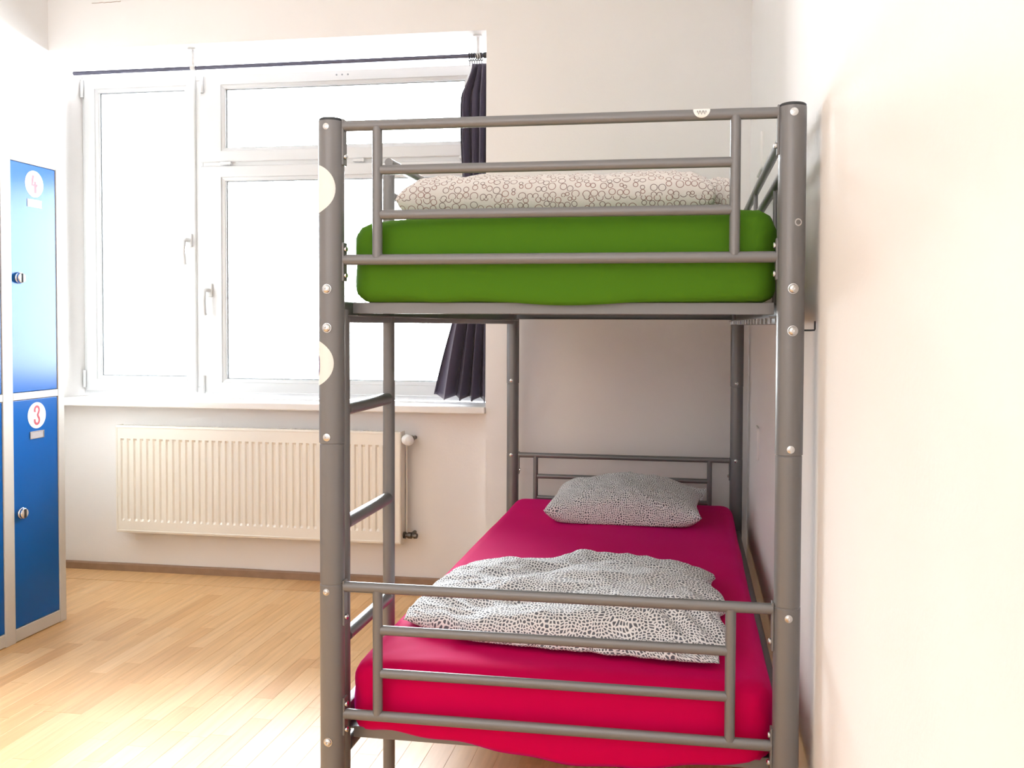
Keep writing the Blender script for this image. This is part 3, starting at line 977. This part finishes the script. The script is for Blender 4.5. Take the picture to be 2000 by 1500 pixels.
# ------------------------------------------------------------------ mattresses
def mattress(name, label, mat, x0, x1, y0, y1, z0, z1, rt, hem, seed, crown=0.004, loc=None, top_fn=None):
    nx, ny, nz = 56, 96, 14
    cx, cy, cz = (x0+x1)/2, (y0+y1)/2, (z0+z1)/2
    bm = bmesh.new()
    cache = {}
    rx = 0.052                                            # plan corner radius
    def P(i, j, k):
        key = (i, j, k)
        if key in cache: return cache[key]
        x = x0+(x1-x0)*i/nx; y = y0+(y1-y0)*j/ny; z = z0+(z1-z0)*k/nz
        # plan rounding
        qx = min(max(x, x0+rx), x1-rx); qy = min(max(y, y0+rx), y1-rx)
        d = Vector((x-qx, y-qy, 0))
        fx = max(abs(x-qx), abs(y-qy))
        if d.length > 1e-9:
            d = d*(fx/d.length)
        # edge rounding: distance from the plan outline
        inset = rx-fx                                     # 0 at outline
        r = rt if z > cz else 0.028
        qz = min(max(z, z0+r), z1-r)
        dz = z-qz
        if inset < r and abs(dz) > 1e-9:
            e = Vector((r-inset, dz)); m = max(abs(e.x), abs(e.y))
            e = e*(m/e.length)
            newin = r-e.x
            if d.length > 1e-9: d = d*((rx-newin)/d.length)
            z = qz+e.y
        p = Vector((qx+d.x, qy+d.y, z))
        u = (p.x-x0)/(x1-x0); v = (p.y-y0)/(y1-y0)
        topk = max(0, (p.z-cz)/(z1-cz))
        p.z += crown*topk*sin(pi*min(1, max(0, u)))*sin(pi*min(1, max(0, v)))
        w = noise.noise(Vector((p.x*3.1+seed, p.y*2.3, p.z*6)))*0.004 + noise.noise(Vector((p.x*9+seed, p.y*8, p.z*11)))*0.0012
        # tucked folds radiating from the corners
        for ax_, ay_ in ((x0, y0), (x1, y0)):
            dd = sqrt((p.x-ax_)**2+(p.y-ay_)**2)
            if dd < 0.22:
                an = atan2(p.y-ay_, p.x-ax_)
                w += 0.0030*(1-dd/0.22)*sin(an*14+p.z*60+seed)*0.7
        nrm = Vector((p.x-qx, p.y-qy, (p.z-cz)*0.5))
        nrm = nrm.normalized() if nrm.length > 1e-6 else Vector((0, 0, 1))
        p += nrm*w
        if top_fn and topk > 0: p.z += top_fn(p.x, p.y)*topk
        # loose hem at the bottom of the front and sides
        bot = max(0.0, 1-(p.z-z0)/(0.35*(z1-z0)))
        out = max(0.0, min(1.0, (fx/rx)*1.0)) if fx > 0 else 0.0
        if bot > 0 and fx > rx*0.5:
            p.z -= hem(p.x, p.y)*bot*min(1.0, (fx/rx-0.5)/0.4)
        vtx = bm.verts.new(p)
        cache[key] = vtx
        return vtx
    def quad(a, b_, c, d_):
        try: bm.faces.new((a, b_, c, d_))
        except ValueError: pass
    for i in range(nx):
        for j in range(ny):
            quad(P(i,j,nz), P(i+1,j,nz), P(i+1,j+1,nz), P(i,j+1,nz))
            quad(P(i,j,0), P(i,j+1,0), P(i+1,j+1,0), P(i+1,j,0))
    for k in range(nz):
        for i in range(nx):
            quad(P(i,0,k), P(i+1,0,k), P(i+1,0,k+1), P(i,0,k+1))
            quad(P(i,ny,k), P(i,ny,k+1), P(i+1,ny,k+1), P(i+1,ny,k))
        for j in range(ny):
            quad(P(0,j,k), P(0,j,k+1), P(0,j+1,k+1), P(0,j+1,k))
            quad(P(nx,j,k), P(nx,j+1,k), P(nx,j+1,k+1), P(nx,j,k+1))
    mb = MB(); mb.bm.free(); mb.bm = bm
    o = mb.build(name, mat, angle=180)
    tag(o, label, 'mattress', 'mattresses on the bunk bed')
    return o

def hem_green(x, y):
    if y > 0.2: return 0.0
    return max(0.0, 0.019*math.exp(-((x-0.50)/0.17)**2) + 0.008*math.exp(-((x-0.22)/0.05)**2) + 0.004*math.exp(-((x-0.72)/0.06)**2)) - 0.004*(x < 0.06)
def hem_pink(x, y):
    if y > 0.3: return 0.0
    return 0.058*math.exp(-((x-0.55)/0.27)**2) + 0.003*sin(x*40)
mattress('mattress', 'mattress in a green fitted sheet on the upper bunk', M['green'], 0.030, 0.917, 0.022, 1.885, 1.2505, 1.436, 0.046, hem_green, 3.0,
         top_fn=lambda x, y: -0.016*math.exp(-((x-0.03)/0.16)**2)*math.exp(-((y-0.0)/0.5)**2))
mattress('mattress', 'mattress in a magenta fitted sheet on the lower bunk', M['magenta'], 0.024, 0.922, 0.026, 1.885, 0.3225, 0.474, 0.040, hem_pink, 8.0, crown=0.006)

# ------------------------------------------------------------------ pillow and duvets
def lump(name, mat, shape, nu=110, nv=90, parent=None, su=1.0, sv=1.0):
    """shape(s, t, side) -> Vector for s, t in [-1, 1]; side 1 top, 0 underside"""
    bm = bmesh.new()
    uvl = bm.loops.layers.uv.new('UVMap')
    def grid(side):
        return [[shape(-1+2*i/nu, -1+2*j/nv, side) for i in range(nu+1)] for j in range(nv+1)]
    T, B = grid(1), grid(0)
    VT = [[bm.verts.new(p) for p in row] for row in T]
    VB = [[VT[j][i] if i in (0, nu) or j in (0, nv) else bm.verts.new(B[j][i]) for i in range(nu+1)] for j in range(nv+1)]
    # metric uv from arc lengths
    def arcs(G):
        A = [[0.0]*(nu+1) for _ in range(nv+1)]; Bv = [[0.0]*(nu+1) for _ in range(nv+1)]
        c = nu//2
        for j in range(nv+1):
            for i in range(c+1, nu+1): A[j][i] = A[j][i-1]+(G[j][i]-G[j][i-1]).length
            for i in range(c-1, -1, -1): A[j][i] = A[j][i+1]-(G[j][i]-G[j][i+1]).length
        for i in range(nu+1):
            for j in range(1, nv+1): Bv[j][i] = Bv[j-1][i]+(G[j][i]-G[j-1][i]).length
        # smooth the lateral starting line
        return A, Bv
    for V, G, flip, off in ((VT, T, False, 0.0), (VB, B, True, 1.7)):
        A, Bv = arcs(G)
        for j in range(nv):
            for i in range(nu):
                q = [(i, j), (i+1, j), (i+1, j+1), (i, j+1)]
                if flip: q = q[::-1]
                try:
                    f = bm.faces.new([V[b_][a] for a, b_ in q])
                except ValueError:
                    continue
                for lp, (a, b_) in zip(f.loops, q):
                    lp[uvl].uv = (A[b_][a]*su+off+2.0, Bv[b_][a]*sv+off+1.0)
    me = bpy.data.meshes.new(name)
    bm.to_mesh(me); bm.free()
    me.materials.append(mat)
    me.polygons.foreach_set('use_smooth', [True]*len(me.polygons))
    o = bpy.data.objects.new(name, me)
    COL.objects.link(o)
    if parent is not None: o.parent = parent
    return o

def sgnpow(v, p): return math.copysign(abs(v)**p, v)
def ridge(x, y, s):
    return 1-abs(noise.noise(Vector((x, y, s))))*2.2

def pillow():
    x0, x1, yc, zb = 0.225, 0.795, 1.575, 0.481
    def f(s, t, side):
        w = (x1-x0)/2
        # pinched ears at corners: sides bow inwards
        sx = s*(1-0.07*(1-abs(s)**3)*0 - 0.06*(1-t*t)*abs(s)**4)
        ty = t*(1-0.10*(1-s*s)*abs(t)**4)
        x = (x0+x1)/2 + sx*w
        d = 0.195
        e = max(0.0, (1-abs(s)**3.0))*max(0.0, (1-abs(t)**2.4))
        e = e**0.46
        x_, y_ = x, yc+ty*d
        wr = 0.006*noise.noise(Vector((s*4, t*3, 2.2)))+0.004*ridge(s*5+t*2, t*5, 5.0)*e
        lean = 0.060*max(0, (t+0.2))*e
        edge = 0.042+0.006*sin(s*5+1)                    # seam height above the mattress
        if side:
            z = zb+edge+0.086*e*(1-0.05*s*s)+wr*e*1.5+lean*0.45
        else:
            z = zb+edge*(1-min(1, e*3.0))+0.001*(1-e) + 0.0
            z += 0.0
        if side == 0: z = zb+edge*(1-min(1.0, e*2.2))
        y_ -= 0.018*e*(1 if side == 0 else 0)
        return Vector((x_, y_, z))
    o = lump('pillow', M['chips'], f, 90, 70, su=1.15, sv=1.15)
    tag(o, 'plump pillow in a grey and white speckled case at the head of the lower bunk', 'pillow')
    # open flap of the pillow case sticking out behind on the right
    def g(s, t, side):
        x = 0.725+s*0.085+0.01*t; y = 1.80+t*0.05
        e = ((1-s**4)*(1-t**4))**0.5
        return Vector((x, y, 0.512+0.030*(1+t)/2+0.004*sin(s*7)+(0.010*e if side else -0.004*e)))
    fl = lump('pillowcase_flap', M['chips'], g, 24, 16, parent=o)
pillow()

def lower_duvet():
    zb = 0.482
    x0, x1, y0, y1 = 0.070, 0.835, 0.165, 0.765
    def outline(s, t):
        # bulging rectangle with uneven sides; front left corner trails out
        x = (x0+x1)/2+s*(x1-x0)/2
        y = (y0+y1)/2+t*(y1-y0)/2
        if t < 0: y += -0.02*sin((s+1)*2.2)*(-t)
        y += 0.09*(-s)*(t < 0)*(-t)*max(0, -s)*1.0
        x += 0.05*max(0, t)*max(0, -s)**2                  # back left drawn in
        x -= 0.03*max(0, t)*max(0, s)**2
        x += 0.014*sin(t*7+1)*max(0, s)**3+0.010*noise.noise(Vector((t*6, 0.3, 1)))*abs(s)**3
        y += 0.016*noise.noise(Vector((s*5, 2.7, t)))*abs(t)**3
        return x, y
    def f(s, t, side):
        x, y = outline(s, t)
        e = max(0.0, 1-abs(s)**4.0)*max(0.0, 1-abs(t)**3.8)
        e = e**0.42
        h = 0.060-0.004*max(0, -s)**1.5+0.010*sin(s*3.0+0.4)
        # saddle in the middle of the back edge
        h -= 0.016*math.exp(-((s+0.22)/0.16)**2)*max(0, t+0.2)
        h += 0.006*math.exp(-((s-0.25)/0.4)**2)
        # diagonal drag folds
        u = s*0.45-t*1.0
        fold = 0.014*sin(u*7.5+1.2+1.2*noise.noise(Vector((s*1.5, t*1.5, 4))))*math.exp(-((s+0.15)/0.7)**2)
        fine = 0.0075*ridge(s*2.2-t*2.0, s*2+t*5.5, 7.7)+0.0028*ridge(s*7+t*3, t*9, 1.1)
        # puckers at the right front corner
        pk = math.exp(-(((s-0.80)/0.25)**2+((t+0.75)/0.3)**2))
        fine += 0.010*pk*sin(s*34+t*22)
        if side:
            z = zb+0.010+h*e+(fold+fine)*min(1, e*1.4)
        else:
            z = zb+0.012*(1-min(1, e*2.5))
        return Vector((x, y, z))
    o = lump('duvet', M['chips'], f, 170, 130)
    tag(o, 'folded duvet in a white cover with grey chip print on the lower bunk', 'duvet')
    # lower layer peeping out at the front
    def g(s, t, side):
        x = 0.515+s*0.300; y = 0.190+t*0.062-0.028*s+0.010*noise.noise(Vector((s*7, 1.0, 0)))*(t < 0)
        e = (max(0, 1-abs(s)**6)*max(0, 1-t**6))**0.5
        wob = 0.006*sin(s*31)+0.005*noise.noise(Vector((s*14, 5, 0)))
        zc = zb+0.010
        return Vector((x, y, zc+((0.014+wob)*e if side else -0.009*e)))
    lump('duvet_underfold', M['chips'], g, 120, 16, parent=o)
lower_duvet()

def upper_duvet():
    zb = 1.441
    x0, x1, y0, y1 = 0.092, 0.800, 0.135, 0.80
    def mk(x0, x1, y0, y1, h, seed, skew=0.0):
        def f(s, t, side):
            x = (x0+x1)/2+s*(x1-x0)/2*(1-0.015*(1-t*t))
            y = (y0+y1)/2+t*(y1-y0)/2+0.008*noise.noise(Vector((s*4, t, seed)))
            e = (max(0, 1-abs(s)**12)*max(0, 1-abs(t)**5))**0.42
            wob = 0.006*noise.noise(Vector((s*3.1, t*2, seed+3)))+0.0045*ridge(s*8, t*3+s*2, seed)+0.003*noise.noise(Vector((s*17, t*4, seed)))
            rim = 0.040
            if side:
                z = zb+rim+(h-rim)*e+wob*min(1, e*1.3)+skew*s*e
            else:
                z = zb-0.002+(rim+0.002)*(1-min(1, e*1.5))+wob*0.5*(1-e)
            z += 0.0
            return Vector((x, y, z))
        return f
    o = lump('duvet', M['rings'], mk(x0, x1, y0, y1, 0.108, 2.0, 0.002), 160, 70)
    tag(o, 'rolled duvet in a white cover with ring print on the upper bunk', 'duvet')
    lump('duvet_end_fold', M['rings'], mk(0.765, 0.848, 0.20, 0.74, 0.098, 9.0), 40, 50, parent=o)
upper_duvet()

# ------------------------------------------------------------------ plates on the right wall
def wall_plate(label, yc, zc, w, h):
    b = MB()
    r = 0.018
    pts = []
    for k, (sy, sz) in enumerate(((1, 1), (-1, 1), (-1, -1), (1, -1))):
        for i in range(7):
            a = radians(k*90+i*15)
            pts.append((sy*(w/2-r)+r*cos(a), sz*(h/2-r)+r*sin(a)))
    rings = [[(XR, yc+p[0], zc+p[1]) for p in pts],
             [(XR-0.005, yc+p[0], zc+p[1]) for p in pts],
             [(XR-0.008, yc+p[0]*0.95, zc+p[1]*0.95) for p in pts]]
    b.ring_loft(rings)
    o = b.build('wall_plate', M['wall'], smooth=False)
    tag(o, label, 'wall plate')
    return o
wall_plate('white rounded wall plate on the right wall above the upper bunk', 1.485, 1.815, 0.20, 0.135)
wall_plate('white rounded wall plate on the right wall above the lower bunk', 1.46, 0.785, 0.12, 0.115)
